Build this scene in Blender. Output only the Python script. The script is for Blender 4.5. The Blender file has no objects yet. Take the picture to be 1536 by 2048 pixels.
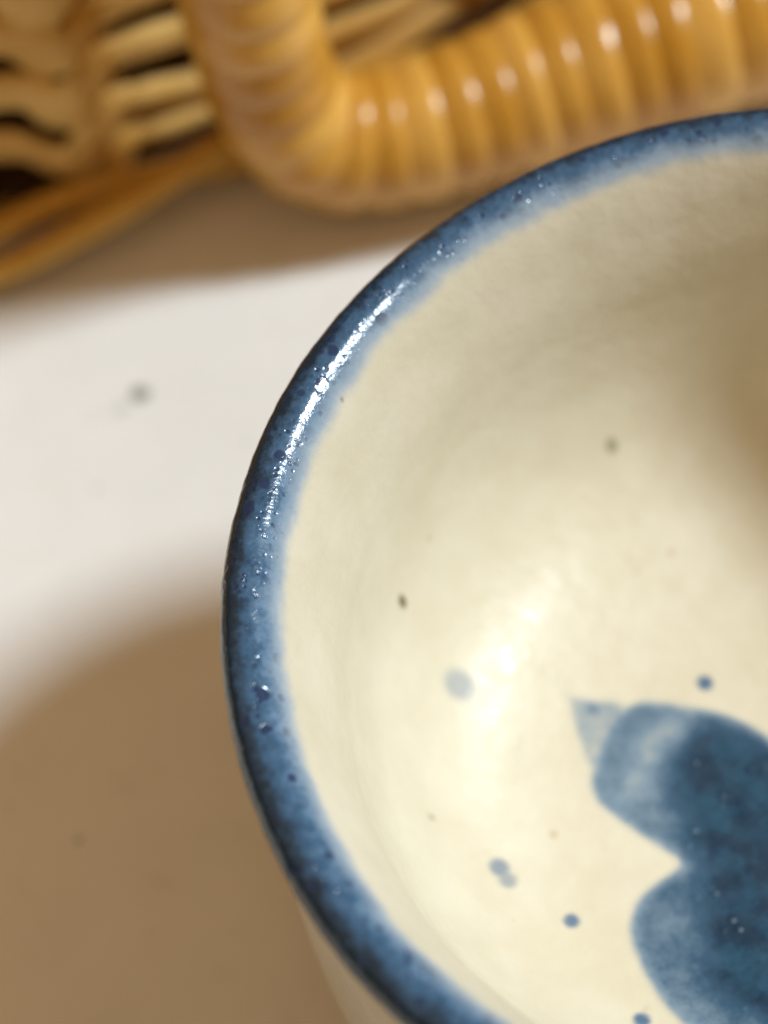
import bpy, math, random
import numpy as np
from mathutils import Vector, Matrix

random.seed(4)
rng = np.random.default_rng(7)
sc = bpy.context.scene
COL = sc.collection
MM = 0.001

# ------------------------------------------------------------------ camera
pitch, roll = math.radians(58.86), math.radians(-11.6)
fw = Vector((0, math.cos(pitch), -math.sin(pitch)))
r0 = Vector((1, 0, 0))
u0 = r0.cross(fw)
rt = math.cos(roll) * r0 + math.sin(roll) * u0
up = -math.sin(roll) * r0 + math.cos(roll) * u0
cam_d = bpy.data.cameras.new('camera')
cam = bpy.data.objects.new('camera', cam_d)
COL.objects.link(cam)
M = Matrix((rt, up, -fw)).transposed().to_4x4()
M.translation = Vector((-0.0341, -0.0915, 0.2328))
cam.matrix_world = M
cam_d.sensor_fit = 'VERTICAL'
cam_d.sensor_height = 24
cam_d.sensor_width = 18
cam_d.lens = 12 / math.tan(math.radians(12))
cam_d.clip_start = 0.005
cam_d.clip_end = 50
cam_d.dof.use_dof = True
cam_d.dof.focus_distance = 0.2075
cam_d.dof.aperture_fstop = 8.0
cam_d.dof.aperture_blades = 0
sc.camera = cam

# ------------------------------------------------------------------ light
world = bpy.data.worlds.new('World')
sc.world = world
world.use_nodes = True
bg = world.node_tree.nodes['Background']
wt_ = world.node_tree
wtc = wt_.nodes.new('ShaderNodeTexCoord')
wsx = wt_.nodes.new('ShaderNodeSeparateXYZ')
wmr = wt_.nodes.new('ShaderNodeMapRange')
wcr = wt_.nodes.new('ShaderNodeMix')
wcr.data_type = 'RGBA'
wt_.links.new(wtc.outputs['Generated'], wsx.inputs[0])
wt_.links.new(wsx.outputs['Z'], wmr.inputs[0])
wmr.interpolation_type = 'SMOOTHSTEP'
wmr.inputs[1].default_value = 0.0
wmr.inputs[2].default_value = 0.85
wt_.links.new(wmr.outputs[0], wcr.inputs[0])
wcr.inputs[6].default_value = (0.058, 0.034, 0.015, 1)     # dim warm room round the table
wcr.inputs[7].default_value = (0.50, 0.325, 0.175, 1)     # brighter overhead
wt_.links.new(wcr.outputs[2], bg.inputs['Color'])
bg.inputs['Strength'].default_value = 1.0

SUN_EL, SUN_AZ = math.radians(46.5), math.radians(4)
sd = bpy.data.lights.new('sunlight', 'SUN')
sd.energy = 3.4
sd.angle = math.radians(11.0)
sd.color = (0.84, 0.945, 1.0)
sun = bpy.data.objects.new('sunlight', sd)
COL.objects.link(sun)
sv = Vector((math.cos(SUN_EL) * math.cos(SUN_AZ), math.cos(SUN_EL) * math.sin(SUN_AZ), math.sin(SUN_EL)))
sun.rotation_euler = sv.to_track_quat('Z', 'Y').to_euler()
sun.location = sv * 1.5

sc.view_settings.view_transform = 'Standard'
sc.view_settings.look = 'None'
sc.view_settings.exposure = 0.07
sc.view_settings.gamma = 1
sc.render.engine = 'CYCLES'
sc.cycles.max_bounces = 8
sc.cycles.use_denoising = True
sc.cycles.sample_clamp_indirect = 4


# ------------------------------------------------------------------ helpers
def link_mesh(name, verts, faces, mat, parent=None, smooth=True, attrs=None, normals=None):
    me = bpy.data.meshes.new(name)
    me.from_pydata(verts, [], faces)
    if smooth:
        me.polygons.foreach_set('use_smooth', [True] * len(me.polygons))
    for k, a in (attrs or {}).items():
        at = me.attributes.new(k, 'FLOAT', 'POINT')
        at.data.foreach_set('value', np.asarray(a, dtype=np.float32))
    me.update()
    if normals is not None:
        me.normals_split_custom_set_from_vertices(normals)
    me.materials.append(mat)
    o = bpy.data.objects.new(name, me)
    COL.objects.link(o)
    o.parent = parent
    return o


def empty(name, loc=(0, 0, 0)):
    o = bpy.data.objects.new(name, None)
    o.empty_display_size = 0.01
    o.location = loc
    COL.objects.link(o)
    return o


def spline(pts, n=12):
    P = np.array(pts, float)
    out = []
    for i in range(len(P) - 1):
        p0, p1, p2, p3 = P[max(i - 1, 0)], P[i], P[i + 1], P[min(i + 2, len(P) - 1)]
        for t in np.linspace(0, 1, n, endpoint=False):
            out.append(.5 * (2 * p1 + (p2 - p0) * t + (2 * p0 - 5 * p1 + 4 * p2 - p3) * t * t + (3 * p1 - p0 - 3 * p2 + p3) * t ** 3))
    out.append(P[-1])
    return np.array(out)


def resample(P, step):
    d = np.r_[0, np.cumsum(np.linalg.norm(np.diff(P, axis=0), axis=1))]
    s = np.linspace(0, d[-1], max(3, int(d[-1] / step)))
    return np.stack([np.interp(s, d, P[:, k]) for k in range(P.shape[1])], 1), s


def frames(P, side=None):
    """tangent and two cross axes along a path (parallel transport, or kept to 'side')"""
    T = np.gradient(P, axis=0)
    T /= np.linalg.norm(T, axis=1)[:, None]
    A = np.zeros_like(P)
    if side is not None:
        a = np.array(side, float)
        A = a[None] - (T @ a)[:, None] * T
    else:
        a = np.array((0, 0, 1.0)) if abs(T[0][2]) < .8 else np.array((0, 1.0, 0))
        for i, t in enumerate(T):
            a = a - (a @ t) * t
            a /= np.linalg.norm(a)
            A[i] = a
    A /= np.linalg.norm(A, axis=1)[:, None]
    return T, A, np.cross(T, A)


def sweep(P, ra, rb, side=None, seg=12, closed=False, caps=True):
    """tube round path P (mm) with half sizes ra along the first axis, rb along the second; may be arrays"""
    n = len(P)
    T, A, B = frames(P, side)
    ra = np.broadcast_to(np.asarray(ra, float), (n,))
    rb = np.broadcast_to(np.asarray(rb, float), (n,))
    th = np.linspace(0, 2 * math.pi, seg, endpoint=False)
    V = (P[:, None] + A[:, None] * (ra[:, None] * np.cos(th))[..., None] + B[:, None] * (rb[:, None] * np.sin(th))[..., None]).reshape(-1, 3)
    F = []
    m = n if closed else n - 1
    for i in range(m):
        j = (i + 1) % n
        for k in range(seg):
            k2 = (k + 1) % seg
            F.append((i * seg + k, i * seg + k2, j * seg + k2, j * seg + k))
    if not closed and caps:
        F.append(tuple(range(seg))[::-1])
        F.append(tuple((n - 1) * seg + k for k in range(seg)))
    return V * MM, F


# ------------------------------------------------------------------ materials
class NT:
    def __init__(s, name):
        s.m = bpy.data.materials.new(name)
        s.m.use_nodes = True
        s.t = s.m.node_tree
        s.b = s.t.nodes['Principled BSDF']
        s.out = s.t.nodes['Material Output']

    def n(s, typ, **kw):
        nd = s.t.nodes.new(typ)
        for k, v in kw.items():
            if k.startswith('i_'):
                key = k[2:]
                nd.inputs[int(key) if key.isdigit() else key].default_value = v
            else:
                setattr(nd, k, v)
        return nd

    def l(s, a, b):
        s.t.links.new(a, b)

    def coord(s):
        return s.n('ShaderNodeTexCoord').outputs['Object']

    def noise(s, vec, scale, detail=3, rough=.5, dist=0.0):
        nd = s.n('ShaderNodeTexNoise')
        nd.inputs['Scale'].default_value = scale
        nd.inputs['Detail'].default_value = detail
        nd.inputs['Roughness'].default_value = rough
        nd.inputs['Distortion'].default_value = dist
        s.l(vec, nd.inputs['Vector'])
        return nd.outputs['Fac']

    def vor(s, vec, scale, feature='F1'):
        nd = s.n('ShaderNodeTexVoronoi')
        nd.feature = feature
        nd.inputs['Scale'].default_value = scale
        s.l(vec, nd.inputs['Vector'])
        return nd

    def math(s, op, a, b=None, c=None, clamp=False):
        nd = s.n('ShaderNodeMath', operation=op, use_clamp=clamp)
        for i, v in enumerate((a, b, c)):
            if v is None:
                continue
            if isinstance(v, (int, float)):
                nd.inputs[i].default_value = v
            else:
                s.l(v, nd.inputs[i])
        return nd.outputs[0]

    def ss(s, v, a, b, lo=0.0, hi=1.0):
        nd = s.n('ShaderNodeMapRange', interpolation_type='SMOOTHSTEP')
        s.l(v, nd.inputs[0])
        for i, x in zip((1, 2, 3, 4), (a, b, lo, hi)):
            nd.inputs[i].default_value = x
        return nd.outputs[0]

    def mix(s, f, a, b, blend='MIX'):
        nd = s.n('ShaderNodeMix', data_type='RGBA', blend_type=blend)
        if isinstance(f, (int, float)):
            nd.inputs[0].default_value = f
        else:
            s.l(f, nd.inputs[0])
        for i, v in ((6, a), (7, b)):
            if isinstance(v, tuple):
                nd.inputs[i].default_value = v + (1,)
            else:
                s.l(v, nd.inputs[i])
        return nd.outputs[2]

    def attr(s, name):
        return s.n('ShaderNodeAttribute', attribute_name=name).outputs['Fac']

    def bump(s, h, dist, strength=1.0, prev=None):
        nd = s.n('ShaderNodeBump')
        nd.inputs['Distance'].default_value = dist
        nd.inputs['Strength'].default_value = strength
        s.l(h, nd.inputs['Height'])
        if prev is not None:
            s.l(prev, nd.inputs['Normal'])
        return nd.outputs[0]


def glaze_material():
    t = NT('glazed_ceramic')
    co = t.coord()
    big = t.noise(co, 260, 3, .55)
    mid = t.noise(co, 900, 4, .6)
    fine = t.noise(co, 2600, 3, .6)
    s = t.attr('arc')          # mm along the profile: 0 on top of the lip, + inwards, - outwards
    paint = t.attr('paint')    # brushed cobalt on the inside
    spot = t.attr('spot')      # single glaze specks
    # where the rim is dipped in cobalt
    sw = t.math('ADD', s, t.math('MULTIPLY', t.math('SUBTRACT', big, .5), 1.7))
    sw = t.math('ADD', sw, t.math('MULTIPLY', t.math('SUBTRACT', mid, .5), .5))
    sy = t.n('ShaderNodeSeparateXYZ')
    t.l(co, sy.inputs[0])
    far = t.ss(sy.outputs['Y'], 0.018, 0.048, 0.0, .75)       # the dip line runs higher on one side
    swi = t.math('ADD', sw, far)
    inner = t.ss(swi, 1.2, 5.6, 1.0, 0.0)
    outer = t.ss(sw, -7.4, -6.4, 0.0, 1.0)
    rim = t.math('MULTIPLY', inner, outer)
    # depth of the cobalt: thick on the outside of the lip, thin inwards, mottled
    dens = t.ss(sw, -3.2, 3.2, 1.30, 0.20)
    mot = t.math('ADD', t.math('MULTIPLY', t.ss(mid, .36, .66), .62), t.math('MULTIPLY', t.ss(fine, .35, .7), .30))
    clump = t.math('MULTIPLY', t.math('SUBTRACT', t.noise(co, 420, 3, .55), .5), .6)
    dens = t.math('ADD', dens, clump)
    dens = t.math('ADD', t.math('MULTIPLY', dens, .92), t.math('MULTIPLY', t.math('SUBTRACT', mot, .42), .42), clamp=True)
    light_b = (0.150, 0.255, 0.385)
    deep_b = (0.004, 0.024, 0.050)
    mid_b = (0.036, 0.104, 0.200)
    c1 = t.mix(t.ss(dens, 0.0, .5), light_b, mid_b)
    c2 = t.mix(t.ss(dens, .42, .95), c1, deep_b)
    # dark pinholes of concentrated colour
    v = t.vor(co, 620)
    rnd = t.n('ShaderNodeSeparateColor')
    t.l(v.outputs['Color'], rnd.inputs[0])
    size = t.math('MULTIPLY', t.math('POWER', rnd.outputs[0], 1.9), .46)
    pit = t.math('SUBTRACT', size, v.outputs['Distance'])
    pit = t.ss(pit, -.06, .10)
    v2 = t.vor(co, 1750)
    r2 = t.n('ShaderNodeSeparateColor')
    t.l(v2.outputs['Color'], r2.inputs[0])
    pit2 = t.ss(t.math('SUBTRACT', t.math('MULTIPLY', t.math('POWER', r2.outputs[1], 1.4), .50), v2.outputs['Distance']), -.10, .16)
    pit2 = t.math('MULTIPLY', pit2, t.ss(t.noise(co, 330, 2), .42, .62, .15, .85))
    pits = t.math('MAXIMUM', t.math('MULTIPLY', pit, .9), pit2)
    c3 = t.mix(pits, c2, (0.006, 0.026, 0.085))
    # cream glaze with faint warm mottling
    cream = t.mix(t.ss(t.noise(co, 120, 4, .6), .3, .75), (0.65, 0.60, 0.455), (0.705, 0.66, 0.53))
    vs = t.vor(co, 330)
    rs = t.n('ShaderNodeSeparateColor')
    t.l(vs.outputs['Color'], rs.inputs[0])
    iron = t.ss(t.math('SUBTRACT', t.math('MULTIPLY', t.math('POWER', rs.outputs[2], 9.0), .16), vs.outputs['Distance']), -.05, .05)
    cream = t.mix(t.math('MULTIPLY', iron, .35), cream, (0.40, 0.27, 0.10))
    edge = t.mix(t.ss(rim, 0.0, .5), cream, (0.34, 0.42, 0.50))
    col = t.mix(t.ss(rim, .30, 1.0), edge, c3)
    # brushed flower
    pn = t.math('ADD', paint, t.math('MULTIPLY', t.math('SUBTRACT', mid, .5), .34))
    pn = t.math('ADD', pn, t.math('MULTIPLY', t.math('SUBTRACT', big, .5), .7))
    pn2 = t.math('ADD', pn, t.math('MULTIPLY', t.math('SUBTRACT', fine, .5), .25))
    thin = (0.185, 0.27, 0.355)
    p1 = t.mix(t.ss(pn2, .30, .85), thin, (0.032, 0.090, 0.165))
    core_c = t.mix(t.ss(t.math('ADD', t.noise(co, 330, 4, .65), t.math('MULTIPLY', fine, .25)), .48, .80), (0.0025, 0.027, 0.062), (0.012, 0.066, 0.125))
    p2 = t.mix(t.ss(pn2, .70, 1.25), p1, core_c)
    col = t.mix(t.math('MULTIPLY', t.ss(paint, .02, .42), t.ss(pn, -.25, .45)), col, p2)
    col = t.mix(t.ss(spot, .0, 1.0), col, (0.070, 0.145, 0.260))
    col = t.mix(t.ss(t.attr('brown'), .0, 1.0), col, (0.15, 0.13, 0.055))
    t.l(col, t.b.inputs['Base Color'])
    # gloss: the dipped lip is shinier than the satin inside
    ro = t.math('ADD', t.math('MULTIPLY', t.ss(rim, .1, .8, .42, .165), 1.0), t.math('MULTIPLY', t.math('SUBTRACT', mid, .5), .16))
    ro = t.math('ADD', ro, t.math('MULTIPLY', t.math('MULTIPLY', t.math('SUBTRACT', t.noise(co, 380, 3, .6), .5), .55), t.ss(rim, .1, .8, 1.0, 0.0)), clamp=True)
    t.l(ro, t.b.inputs['Roughness'])
    t.b.inputs['IOR'].default_value = 1.5
    t.l(t.ss(rim, .1, .8, .40, .60), t.b.inputs['Specular IOR Level'])
    h1 = t.math('MULTIPLY', t.noise(co, 420, 4, .6), 1.0)
    bm = t.bump(h1, 0.00022, .6)
    h2 = t.math('ADD', t.math('MULTIPLY', fine, .7), t.math('MULTIPLY', t.noise(co, 5200, 2), .5))
    h2 = t.math('MULTIPLY', h2, t.ss(rim, 0, .6, .28, 1.0))
    bm = t.bump(h2, 0.000018, .8, bm)
    h3 = t.math('MULTIPLY', t.math('MULTIPLY', pits, rim), -1.0)
    bm = t.bump(h3, 0.00006, .8, bm)
    vb = t.vor(co, 700)
    bl = t.math('MULTIPLY', t.ss(vb.outputs['Distance'], .0, .45, 1.0, 0.0), t.ss(t.noise(co, 240, 2), .52, .66))
    bm = t.bump(t.math('MULTIPLY', bl, t.ss(paint, .5, 1.1)), 0.00025, .8, bm)
    t.l(bm, t.b.inputs['Normal'])
    return t.m


def cane_material(name, dark, light, rough, gloss=.5, coat=0.0):
    t = NT(name)
    co = t.coord()
    a = t.noise(co, 90, 3)
    mp = t.n('ShaderNodeMapping')
    t.l(co, mp.inputs[0])
    mp.inputs['Scale'].default_value = (1, 1, 1)
    b = t.noise(mp.outputs[0], 1100, 4, .6)
    rd = t.n('ShaderNodeObjectInfo').outputs['Random']
    f = t.math('ADD', t.math('MULTIPLY', a, .6), t.math('MULTIPLY', rd, .45))
    f = t.math('ADD', f, t.math('MULTIPLY', t.math('SUBTRACT', b, .5), .35))
    c = t.mix(t.ss(f, .2, .9), dark, light)
    t.l(c, t.b.inputs['Base Color'])
    t.b.inputs['Roughness'].default_value = rough
    t.b.inputs['Specular IOR Level'].default_value = gloss
    t.b.inputs['Coat Weight'].default_value = coat
    t.b.inputs['Coat Roughness'].default_value = .14
    t.l(t.bump(b, 0.00015, .5), t.b.inputs['Normal'])
    return t.m


def table_material():
    t = NT('white_tabletop')
    co = t.coord()
    n1 = t.noise(co, 22, 4, .6)
    n2 = t.noise(co, 160, 4, .6)
    c = t.mix(t.ss(n1, .3, .7), (0.74, 0.735, 0.71), (0.81, 0.805, 0.785))
    c = t.mix(t.math('MULTIPLY', t.ss(n2, .55, .8), .24), c, (0.55, 0.52, 0.44))
    v = t.vor(co, 42)
    r = t.n('ShaderNodeSeparateColor')
    t.l(v.outputs['Color'], r.inputs[0])
    fl = t.ss(t.math('SUBTRACT', t.math('MULTIPLY', t.math('POWER', r.outputs[0], 6.0), .045), v.outputs['Distance']), -.012, .012)
    c = t.mix(t.math('MULTIPLY', fl, .6), c, (0.20, 0.18, 0.12))
    # one grey-green mark near the middle of the lit strip
    for (x, y, rr, k) in ((-59.5, 71.8, 1.3, .8), (-62.0, 70.2, 1.2, .2), (-72.8, 17.0, .5, .5), (-48, 62, .35, .35), (-66, 60, .3, .4)):
        d = t.n('ShaderNodeVectorMath', operation='DISTANCE')
        t.l(co, d.inputs[0])
        d.inputs[1].default_value = (x * MM, y * MM, 0)
        dd = t.math('ADD', d.outputs['Value'], t.math('MULTIPLY', t.math('SUBTRACT', t.noise(co, 900, 2), .5), .0008))
        c = t.mix(t.math('MULTIPLY', t.ss(dd, rr * .5 * MM, rr * 1.2 * MM, 1, 0), k), c, (0.10, 0.105, 0.065))
    t.l(c, t.b.inputs['Base Color'])
    t.b.inputs['Roughness'].default_value = .42
    t.b.inputs['Specular IOR Level'].default_value = .35
    t.l(t.bump(t.noise(co, 300, 4, .6), 0.0002, .3), t.b.inputs['Normal'])
    return t.m


GLAZE = glaze_material()
WRAP = cane_material('polished_cane_wrap', (0.48, 0.215, 0.016), (0.76, 0.425, 0.090), .25, .42, .10)
WEAVE = cane_material('dry_wicker', (0.50, 0.24, 0.022), (0.84, 0.57, 0.19), .5, .35)
BORDER = cane_material('honey_willow', (0.50, 0.24, 0.02), (0.86, 0.58, 0.14), .5, .35)
STAKE = cane_material('brown_willow', (0.36, 0.15, 0.015), (0.50, 0.25, 0.04), .55, .3)
SHADE_BOARD = cane_material('shade_dark_board', (0.05, 0.025, 0.01), (0.09, 0.045, 0.018), .8, .2)  # near-black so gaps in the basket look dark; shade put into the colour
TABLE = table_material()

# ------------------------------------------------------------------ tabletop
X0, X1, Y0, Y1, TH = -700, 800, -600, 700, 28
b = 3
ring = [(X0, Y0), (X1, Y0), (X1, Y1), (X0, Y1)]
V = [(x, y, 0) for x, y in ring]
V += [(x + (b if x > 0 else -b), y + (b if y > 0 else -b), -b) for x, y in ring]
V += [(x + (b if x > 0 else -b), y + (b if y > 0 else -b), -TH) for x, y in ring]
F = [(0, 1, 2, 3), (11, 10, 9, 8)]
for a in (0, 4):
    for k in range(4):
        F.append((a + k, a + 4 + k, a + 4 + (k + 1) % 4, a + (k + 1) % 4))
tab = link_mesh('tabletop', [tuple(c * MM for c in v) for v in V], F, TABLE, smooth=False)
tab['kind'] = 'structure'

# ------------------------------------------------------------------ ceramic bowl
inner = [(0, 19.0), (8, 19.1), (16, 19.7), (25, 21.2), (31, 23.3), (35.5, 26.7), (38.6, 31.5), (40.2, 37), (40.8, 41), (41.2, 44.5),
         (41.9, 48), (42.9, 51.3), (44.1, 54.3), (45.4, 56.6), (46.8, 57.8), (48.2, 58.2)]
outer = [(48.2, 58.2), (49.4, 57.7), (50.1, 56.4), (49.8, 55.0), (49.1, 53.5), (48.5, 51.6), (48.25, 49), (48.4, 45), (48.8, 38), (49.4, 28), (49.2, 18),
         (47, 9), (42.5, 5), (38, 3.0), (37, 0.5), (36, 0.0), (33, 0.0), (32, .5), (31, 6), (28, 11.5), (20, 12.6), (0, 13)]
Pi = spline(inner, 16)
Po = spline(outer, 16)


def fine_resample(P, fine_z):
    # 0.22 mm steps near the lip, 0.45 mm below
    d = np.r_[0, np.cumsum(np.linalg.norm(np.diff(P, axis=0), axis=1))]
    s = [0.0]
    while s[-1] < d[-1]:
        z = np.interp(s[-1], d, P[:, 1])
        s.append(s[-1] + (.24 if z > fine_z else .5))
    s = np.array(s)
    s *= d[-1] / s[-1]
    return np.stack([np.interp(s, d, P[:, k]) for k in range(2)], 1)


Pi = fine_resample(Pi, 46)
Po = fine_resample(Po, 44)
P = np.vstack([Pi, Po[1:]])
itop = len(Pi) - 1
arc = np.r_[0, np.cumsum(np.linalg.norm(np.diff(P, axis=0), axis=1))]
arc = arc[itop] - arc       # + inwards
# drop the pole points
P = P[1:-1]
arc = arc[1:-1]
SEG = 720
th = np.linspace(0, 2 * math.pi, SEG, endpoint=False)
R = P[:, 0][:, None] * np.ones(SEG)
Z = P[:, 1][:, None] * np.ones(SEG)
wob = sum(a * np.sin(k * th + p) for k, a, p in ((2, .10, .4), (3, .10, 2.0), (5, .06, 1.1), (9, .03, .3), (17, .02, 2.2), (31, .015, 1.0), (53, .014, 4.0), (53, .004, 2.5)))
wout = sum(a * np.sin(k * th + p) for k, a, p in ((67, .012, .9), (97, .014, .5), (151, .011, .7), (233, .009, 3.1)))
wz = sum(a * np.sin(k * th + p) for k, a, p in ((2, .12, 1.4), (3, .07, .2), (7, .04, 2.6), (13, .03, .9)))
wt = np.clip((P[:, 1] - 25) / 30, 0, 1)[:, None] ** 1.5
R = R + wt * wob[None] * .8 * (P[:, 0][:, None] > 30) + wout[None] * np.clip(-arc / 1.5, 0, 1)[:, None] * wt
Z = Z + wt * wz[None]
# faint throwing rings inside
inn = (arc > 4)[:, None]
R = R + inn * .03 * np.sin(arc * .75 + .6)[:, None] * (P[:, 0][:, None] > 8)
VX, VY = R * np.cos(th), R * np.sin(th)
V = np.stack([VX, VY, Z], 2)
# smooth vertex normals of the whole pot
dU = np.gradient(V, axis=0)
dV = (np.roll(V, -1, axis=1) - np.roll(V, 1, axis=1)) / 2
N = np.cross(dV, dU)
N /= np.linalg.norm(N, axis=2)[..., None]
ia = np.argmin(abs(P[:, 1] - 58.2))
if N[ia, 0, 2] < 0:
    N = -N


def sdf(poly, x, y):
    """signed distance to a closed polygon, + inside"""
    d = np.full(x.shape, 1e9)
    ins = np.zeros(x.shape, bool)
    n = len(poly)
    for i in range(n):
        x1, y1 = poly[i]
        x2, y2 = poly[(i + 1) % n]
        ex, ey = x2 - x1, y2 - y1
        t = np.clip(((x - x1) * ex + (y - y1) * ey) / (ex * ex + ey * ey + 1e-12), 0, 1)
        d = np.minimum(d, np.hypot(x - x1 - t * ex, y - y1 - t * ey))
        c = ((y1 > y) != (y2 > y)) & (x < ex * (y - y1) / (ey + 1e-12) + x1)
        ins ^= c
    return np.where(ins, d, -d)


sel = (P[:, 0] < 30) & (arc > 0)
px, py = VX[sel], VY[sel]
left = [(0, 0.6), (-2.3, 3.9), (-4.5, 6.5), (-7.7, 8.5), (-12.2, 10.1), (-15.0, 9.8), (-17.3, 8.0), (-19.0, 5.5), (-20.0, 2.6), (-19.5, -0.1), (-17.2, -2.9), (-14.9, -5.3), (-13.6, -7.0),
        (-16.4, -8.6), (-18.7, -10.4), (-19.9, -13.7), (-19.1, -18.7), (-16.9, -23.6), (-12.1, -27.6), (-6.4, -28.5), (-3.0, -26.0), (0, -24.1)]
right = [(-x * .96, y * 1.03 + .4) for x, y in left[::-1][1:-1]]
lobes = [tuple(p) for p in spline(left + right + [left[0]], 5)[:-1]]
core_l = [(0, 0.8), (-4.8, 4.2), (-7.2, 5.5), (-10.1, 4.0), (-11.5, 0.6), (-12.0, -3.8), (-10.6, -7.7), (-12.5, -12.5), (-13.0, -19.3), (-8.3, -24.1), (0, -22.1)]
core = core_l + [(-x, y) for x, y in core_l[::-1][1:-1]]
wing = [tuple(p) for p in spline([(-20.4, 12.4), (-17.9, 11.4), (-14.8, 10.2), (-16.3, 6.4), (-19.3, 2.8), (-20.4, 6.9), (-20.4, 12.4)], 4)[:-1]]
wing2 = [(-x, y) for x, y in wing]
d_l = sdf(lobes, px, py)
d_c = sdf(core, px, py)
d_w = np.maximum(sdf(wing, px, py), sdf(wing2, px, py))


def sst(x, a, b):
    t = np.clip((x - a) / (b - a), 0, 1)
    return t * t * (3 - 2 * t)


pv = .60 * sst(d_l, -.9, 1.5) + .72 * sst(d_c, -3.2, 2.8)
# thin streak through the upper petal
streak = np.exp(-(((px + 13.0) * .8 + (py - 6) * -.6) / 1.9) ** 2) * sst(d_l, .5, 2.5) * sst(py, -3, 1)
pv = pv - .22 * streak
pv = np.maximum(pv, .30 * sst(d_w, -.6, 1.0))
paint = np.zeros(R.shape)
paint[sel] = pv
spot = np.zeros(R.shape)
brown = np.zeros(R.shape)
for (x, y, z, r, k, which) in ((-30.2, 13.4, 25.2, 2.0, .50, 0), (-30.2, -5.2, 23.3, 1.25, .66, 0), (-29.7, -6.5, 23.1, 1.15, .55, 0), (-24.7, -11.2, 22.1, .95, .85, 0),
                               (-6.7, 10.9, 19.5, .95, .95, 0), (-18.1, 10.2, 20.6, .8, .6, 0), (-20.6, -22.1, 23.3, 1.0, .9, 0), (13, 17, 20, .8, .7, 0), (24, 4, 21, 1.0, .6, 0),
                               (-34.3, 19.3, 32.6, .75, .95, 1), (-35.3, -.4, 27.1, .6, .5, 1), (-10.4, 34.6, 27.9, .9, .55, 1), (-29.7, 29.6, 46.5, .5, .3, 1), (-31, 22, 29, .4, .3, 1),
                               (-35.9, 27.4, 56.0, .34, .9, 1), (-42.0, -9.3, 53.0, .42, .6, 1), (-38, 21.5, 52, .25, .7, 1), (-20, -21, 22, .5, .3, 1), (-36.5, 19, 48, .3, .5, 1)):
    d = np.sqrt((VX - x) ** 2 + (VY - y) ** 2 + ((Z - z) * .6) ** 2)
    m = k * (1 - sst(d, r * .45, r * 1.25)) * (arc > 0)[:, None]
    if which:
        brown = np.maximum(brown, m)
    else:
        spot = np.maximum(spot, m)

bowl = empty('ceramic_bowl')
bowl['label'] = 'cream glazed ceramic bowl with speckled cobalt blue rim and a blue brushed flower inside'
bowl['category'] = 'bowl'


def band(name, i0, i1, cap=False):
    Vb = V[i0:i1 + 1].reshape(-1, 3) * MM
    Nb = N[i0:i1 + 1].reshape(-1, 3)
    k = np.arange(SEG)
    F = []
    for i in range(i1 - i0):
        a = i * SEG
        F.append(np.stack([a + k, a + (k + 1) % SEG, a + SEG + (k + 1) % SEG, a + SEG + k], 1))
    F = np.vstack(F)[:, ::-1].tolist()
    if cap:
        for (ii, rev) in cap:
            f = [ii * SEG + int(q) for q in k]
            F.append(f[::-1] if rev else f)
    at = {'arc': np.repeat(arc[i0:i1 + 1], SEG), 'paint': paint[i0:i1 + 1].ravel(), 'spot': spot[i0:i1 + 1].ravel(), 'brown': brown[i0:i1 + 1].ravel()}
    return link_mesh(name, Vb.tolist(), F, GLAZE, bowl, attrs=at, normals=Nb.tolist())


i_in = int(np.argmin(abs(arc - 4.6)))       # where cream begins inside
i_out = int(np.argmin(abs(arc + 8.2)))      # where cream begins outside
i_foot = int(np.argmin(abs(arc + 58.5)))
i_foot = next(i for i in range(i_out, len(P)) if P[i, 1] < 3.1)
band('inside', 0, i_in, cap=[(0, True)])
band('blue_rim', i_in, i_out)
band('outside_wall', i_out, i_foot)
band('foot_ring', i_foot, len(P) - 1, cap=[(len(P) - 1 - i_foot, False)])

# ------------------------------------------------------------------ wicker basket
WA = math.radians(14)
U = np.array((math.cos(WA), math.sin(WA), 0))
NN = np.array((math.sin(WA), -math.cos(WA), 0))
O = np.array((-45.0, 108.0, 0.0))
basket = empty('wicker_basket', (0, 0, 0))
basket['label'] = 'woven golden wicker basket with a cane wrapped handle, behind the bowl'
basket['category'] = 'basket'


def W(u, n, z):
    return O + U * u + NN * n + np.array((0, 0, z))


UL, UR, DEEP = -95.0, 125.0, 120.0     # front wall extent and basket depth


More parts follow.
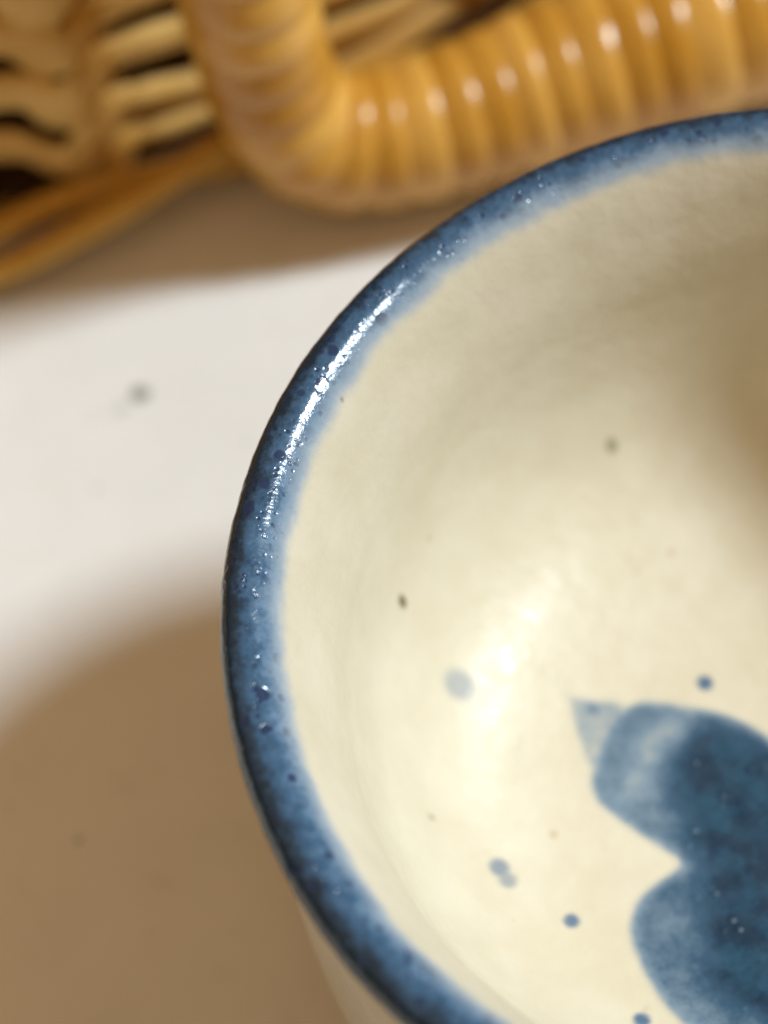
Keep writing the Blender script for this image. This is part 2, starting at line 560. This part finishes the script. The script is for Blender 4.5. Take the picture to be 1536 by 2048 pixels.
# front weavers, bottom to top: (u, z, n) control points
rows = [
    [(-90, 5, .5), (-60, 4, 2), (-40, 3.6, -1), (-26, 3.2, .0), (-20, 3.0, .4), (-16.5, 5.0, 1.0), (-13.5, 9.0, .6), (-6.5, 9.0, 1.4), (0, 8.4, 1.2), (17, 6.8, 1.6), (29, 7.8, .6), (37, 6, -2), (50, 7, -.5), (75, 7, 1.5), (100, 7, -1), (125, 7, 1)],
    [(-90, 17, 0), (-60, 16, 2), (-38, 17, -1), (-25.5, 16.0, .8), (-21.3, 12.9, 2.2), (-18.3, 10.6, 2.6), (-15.8, 12.6, 2.0), (-13.2, 15.8, .8), (-7, 15.4, 1.3), (-.4, 13.6, 1.0), (16, 13.2, 1.6), (27, 12.6, .8), (36, 13, -1.5), (50, 12.5, 1), (75, 12.5, -1), (100, 12.5, 1), (125, 12.5, 0)],
    [(-90, 26, 0), (-60, 25, 2), (-40, 26, -1), (-23.2, 24.6, .8), (-19.4, 22.2, 2.2), (-17.0, 20.2, 2.6), (-15.2, 20.6, 2.0), (-12.2, 23.8, .8), (-5, 23.9, 1.3), (0, 22.9, .8), (16, 20, 1.3), (30, 19.4, .5), (40, 19, -1), (60, 19, 1), (80, 19, -1), (100, 19, 1), (125, 19, 0)],
    [(-90, 35, 0), (-60, 34, 2), (-40, 35, -1), (-22, 33.4, .8), (-17.5, 29.6, 2.2), (-14.7, 28.6, 2.2), (-12.2, 30.3, .8), (-9, 32.0, 1.2), (0, 31.2, .8), (16, 28, 1.3), (30, 27, .5), (45, 26, -1), (60, 26, 1), (80, 26, -1), (100, 26, 1), (125, 26, 0)],
]
for k in range(1, 10):
    rows.append([(u, z + 8.2 * k, n) for u, z, n in rows[3]])  # upper rows out of view, wall raised to shade the table at its foot
heights = [2.1, 2.3, 2.5, 2.7] + [2.9] * 9
for ri, (r, hh) in enumerate(zip(rows, heights)):
    q = spline([(u, z - 1.6, n) for u, z, n in r], 14)
    pts = np.array([W(u, n, z) for u, z, n in q])
    # carry the strand round the ends and the back of the basket
    zl, zr = r[0][1], r[-1][1]
    back = []
    path = [(UR + 6, -1), (UR + 12, -6), (UR + 14, -14)] + [(UR + 14 + 1.4 * math.cos(math.pi * j), -14 - j * 18) for j in range(1, 6)] + [(UR + 8, -DEEP + 4), (UR, -DEEP)]
    path += [(UR - 20 * j, -DEEP + 1.4 * math.cos(math.pi * j)) for j in range(1, 11)]
    path += [(UL - 4, -DEEP), (UL - 10, -DEEP + 5), (UL - 13, -DEEP + 14)] + [(UL - 13 + 1.4 * math.cos(math.pi * j), -DEEP + 14 + j * 18) for j in range(1, 6)] + [(UL - 8, -3)]
    for i, (u, n) in enumerate(path):
        back.append(W(u, n, zr + (zl - zr) * i / len(path)))
    full = np.vstack([pts[::7], back, pts[:1]])
    uu = (full - O) @ U
    nnn = (full - O) @ NN
    wide = np.where(nnn > -8, 1 + (.50 * np.exp(-((uu + 17) / 2.6) ** 2) + .50 * np.exp(-((uu + 27) / 3.0) ** 2) + .3 * np.exp(-((uu + 38) / 5.0) ** 2)) * (ri > 0), 1)
    full = np.hstack([full, wide[:, None]])
    loop = spline(full, 5)[:-1]
    body, _ = resample(np.vstack([loop, loop[:1]]), 1.6)
    body = body[:-1]
    n = len(body)
    wide = body[:, 3]
    body = body[:, :3]
    jit = 1 + .10 * np.sin(np.arange(n) * .11 + ri) + .05 * np.sin(np.arange(n) * .37 + 2 * ri)
    Vv, Ff = sweep(body, hh * jit * wide, 1.35 * jit, side=(0, 0, 1), seg=10, closed=True)
    link_mesh('weaver', Vv.tolist(), Ff, WEAVE, basket)

# stakes
for u in (-84, -60, -36, -11.8, 11.5, 35.5, 58, 82, 106):
    lean = random.uniform(-.6, .6)
    pts = spline([W(u, -1.4, 1), W(u + lean, -.6, 15), W(u - lean, -1.2, 32), W(u, -.9, 60), W(u, -1, 110)], 10)
    Vv, Ff = sweep(pts, 1.9, 1.5, side=U, seg=10)
    link_mesh('stake', Vv.tolist(), Ff, STAKE, basket)
for u in (-84, -60, -36, -12, 12, 36, 60, 84, 108):
    pts = spline([W(u, -DEEP, 1), W(u, -DEEP + .6, 30), W(u, -DEEP, 110)], 8)
    Vv, Ff = sweep(pts, 1.9, 1.5, side=U, seg=8)
    link_mesh('stake', Vv.tolist(), Ff, STAKE, basket)
# the stitched rib where the strands turn round the stake beside the handle
for z0, z1, n0 in ((3, 9.6, 1.2), (9.8, 16.6, 1.4), (17, 24.6, 1.4), (25, 32, 1.4), (33, 41, 1.3)):
    pts = spline([W(-15.2, 2.4, z0), W(-13.6, 3.0, (z0 + z1) / 2), W(-12.0, 2.6, z1 - .6), W(-9.5, 1.0, z1 + .4)], 10)
    m = len(pts)
    tp = np.sin(np.linspace(.25, math.pi - .25, m)) ** .5
    Vv, Ff = sweep(pts, 2.1 * tp, 1.1 * tp, side=U, seg=10)
    link_mesh('stitch', Vv.tolist(), Ff, WEAVE, basket)

# twisted foot border
ax = [(-125, 72, 6.5), (-100, 83, 6.5), (-73, 92.0, 6.5), (-65, 94.5, 6.5), (-57, 96.7, 6.4), (-49.5, 98.8, 6.2), (-43, 100.4, 5.8), (-34, 103.4, 5), (-20, 107.4, 4.4), (10, 116, 4.2), (45, 126, 4.2), (75, 134, 4.2)]
axs, sarc = resample(spline(ax, 14), 1.2)
for k in range(2):
    ph = sarc * 2 * math.pi / 82 + k * math.pi + 1.1
    T, A, B = frames(axs, (0, 0, 1))
    rr = 2.2
    pts = axs + A * (rr * np.sin(ph))[:, None] + B * (rr * np.cos(ph))[:, None] * 1.1
    Vv, Ff = sweep(pts, 1.9, 1.75, side=(0, 0, 1), seg=12)
    link_mesh('border_strand', Vv.tolist(), Ff, BORDER, basket)


def slab(name, u0, u1, n0, n1, z0, z1, mat):
    vs = [W(u, n, z) * MM for z in (z0, z1) for u, n in ((u0, n0), (u1, n0), (u1, n1), (u0, n1))]
    return link_mesh(name, [tuple(v) for v in vs], [(0, 1, 2, 3), (7, 6, 5, 4), (0, 4, 5, 1), (1, 5, 6, 2), (2, 6, 7, 3), (3, 7, 4, 0)], mat, basket, smooth=False)


slab('shade_base_board', UL - 8, UR + 8, -DEEP + 4, 3.5, 1.2, 3.6, SHADE_BOARD)  # runs forward under the border, its dark colour stands for the shaded gap
# lid: woven flat strands over a frame, unseen, added to keep basket holes dark
shade_lid = slab('shade_lid', UL - 10, UR + 10, -DEEP - 2, -2.0, 111.5, 114.0, SHADE_BOARD)
for k in range(14):
    pts = spline([W(u, -6 - 8.3 * k, 115.2 + .7 * math.cos(math.pi * (j + k))) for j, u in enumerate(np.linspace(UL - 8, UR + 8, 14))], 6)
    Vv, Ff = sweep(pts, 3.6, 1.2, side=NN, seg=8)
    link_mesh('shade_lid_strand', Vv.tolist(), Ff, WEAVE, shade_lid)
# top edge wrapped border
pts = spline([W(UL - 8, .5, 110), W(0, 1, 110.5), W(UR + 8, .5, 110)], 60)
Vv, Ff = sweep(pts, 3.2, 3.2, side=(0, 0, 1), seg=12)
link_mesh('top_border', Vv.tolist(), Ff, WRAP, basket)

# ------------------------------------------------------------------ wrapped handle
RH = 7.5
hp = [(-36.6, 102, 112), (-36.8, 100.5, 67), (-37.0, 97.0, 50), (-37.4, 95.6, 38), (-37.2, 95.2, 27), (-36.2, 94.8, 19), (-32.8, 93.9, 12.8), (-26.0, 93.5, 10.8), (-17, 93.9, 11.0), (-6, 95.2, 12.0),
      (6.5, 96.4, 13.4), (20, 97.2, 15.0), (34, 100.0, 17), (48, 104.5, 19), (60, 110.5, 21), (67, 114, 26), (69.5, 117, 36), (70, 121, 50), (70, 126, 67), (70, 129, 112)]
hc, hs = resample(spline(hp, 20), .25)
for _ in range(30):
    hc[1:-1] = (hc[:-2] + 2 * hc[1:-1] + hc[2:]) / 4
HT, HA, HB = frames(hc)
sb = hs[np.argmin(hc[:, 2])]
RHs = RH + .7 * sst(hs, sb - 22, sb - 4) + 1.7 * sst(hs, sb - 6, sb + 34)      # the grip is a little fatter than its legs
Vv, Ff = sweep(hc[::6], RHs[::6] - .5, RHs[::6] - .5, seg=24)
handle = link_mesh('handle', Vv.tolist(), Ff, STAKE, basket)
handle['label'] = 'thick basket handle wrapped closely in glossy golden cane'
L = hs[-1]
NT_ = 40
s0 = 0.0
coil = 0
while s0 < L - 6:
    pitch_ = random.uniform(4.15, 4.75) + 1.0 * (1 - float(sst(np.float64(s0), sb - 26, sb - 10)))
    tprof = np.linspace(0, 1, 11)
    tilt, tph = random.uniform(.5, .8), random.uniform(-.15, .15)
    rise = random.uniform(.55, .80) * (.92 + .08 * float(sst(np.float64(s0), sb - 22, sb + 4)))
    Vv = []
    for j in range(NT_):
        a = 2 * math.pi * j / NT_
        for t in tprof:
            s = s0 + (t * 1.10 - .05) * pitch_ + tilt * math.sin(a + tph)
            s = min(max(s, 0), L - .01)
            i = min(int(s / L * (len(hc) - 1)), len(hc) - 1)
            # rounded strip, its leading edge lapping a little over the next
            bul = (math.sin(math.pi * (t * .98 + .01)) ** .6) * (0.40 + .90 * t) * rise
            r = RHs[i] - .28 + bul
            Vv.append(tuple((hc[i] + (HA[i] * math.cos(a) + HB[i] * math.sin(a)) * r) * MM))
    m = len(tprof)
    Ff = []
    for j in range(NT_):
        j2 = (j + 1) % NT_
        for q in range(m - 1):
            Ff.append((j * m + q, j * m + q + 1, j2 * m + q + 1, j2 * m + q))
    link_mesh('cane_wrap', Vv, Ff, WRAP, handle)
    s0 += pitch_
    coil += 1
print('coils', coil)
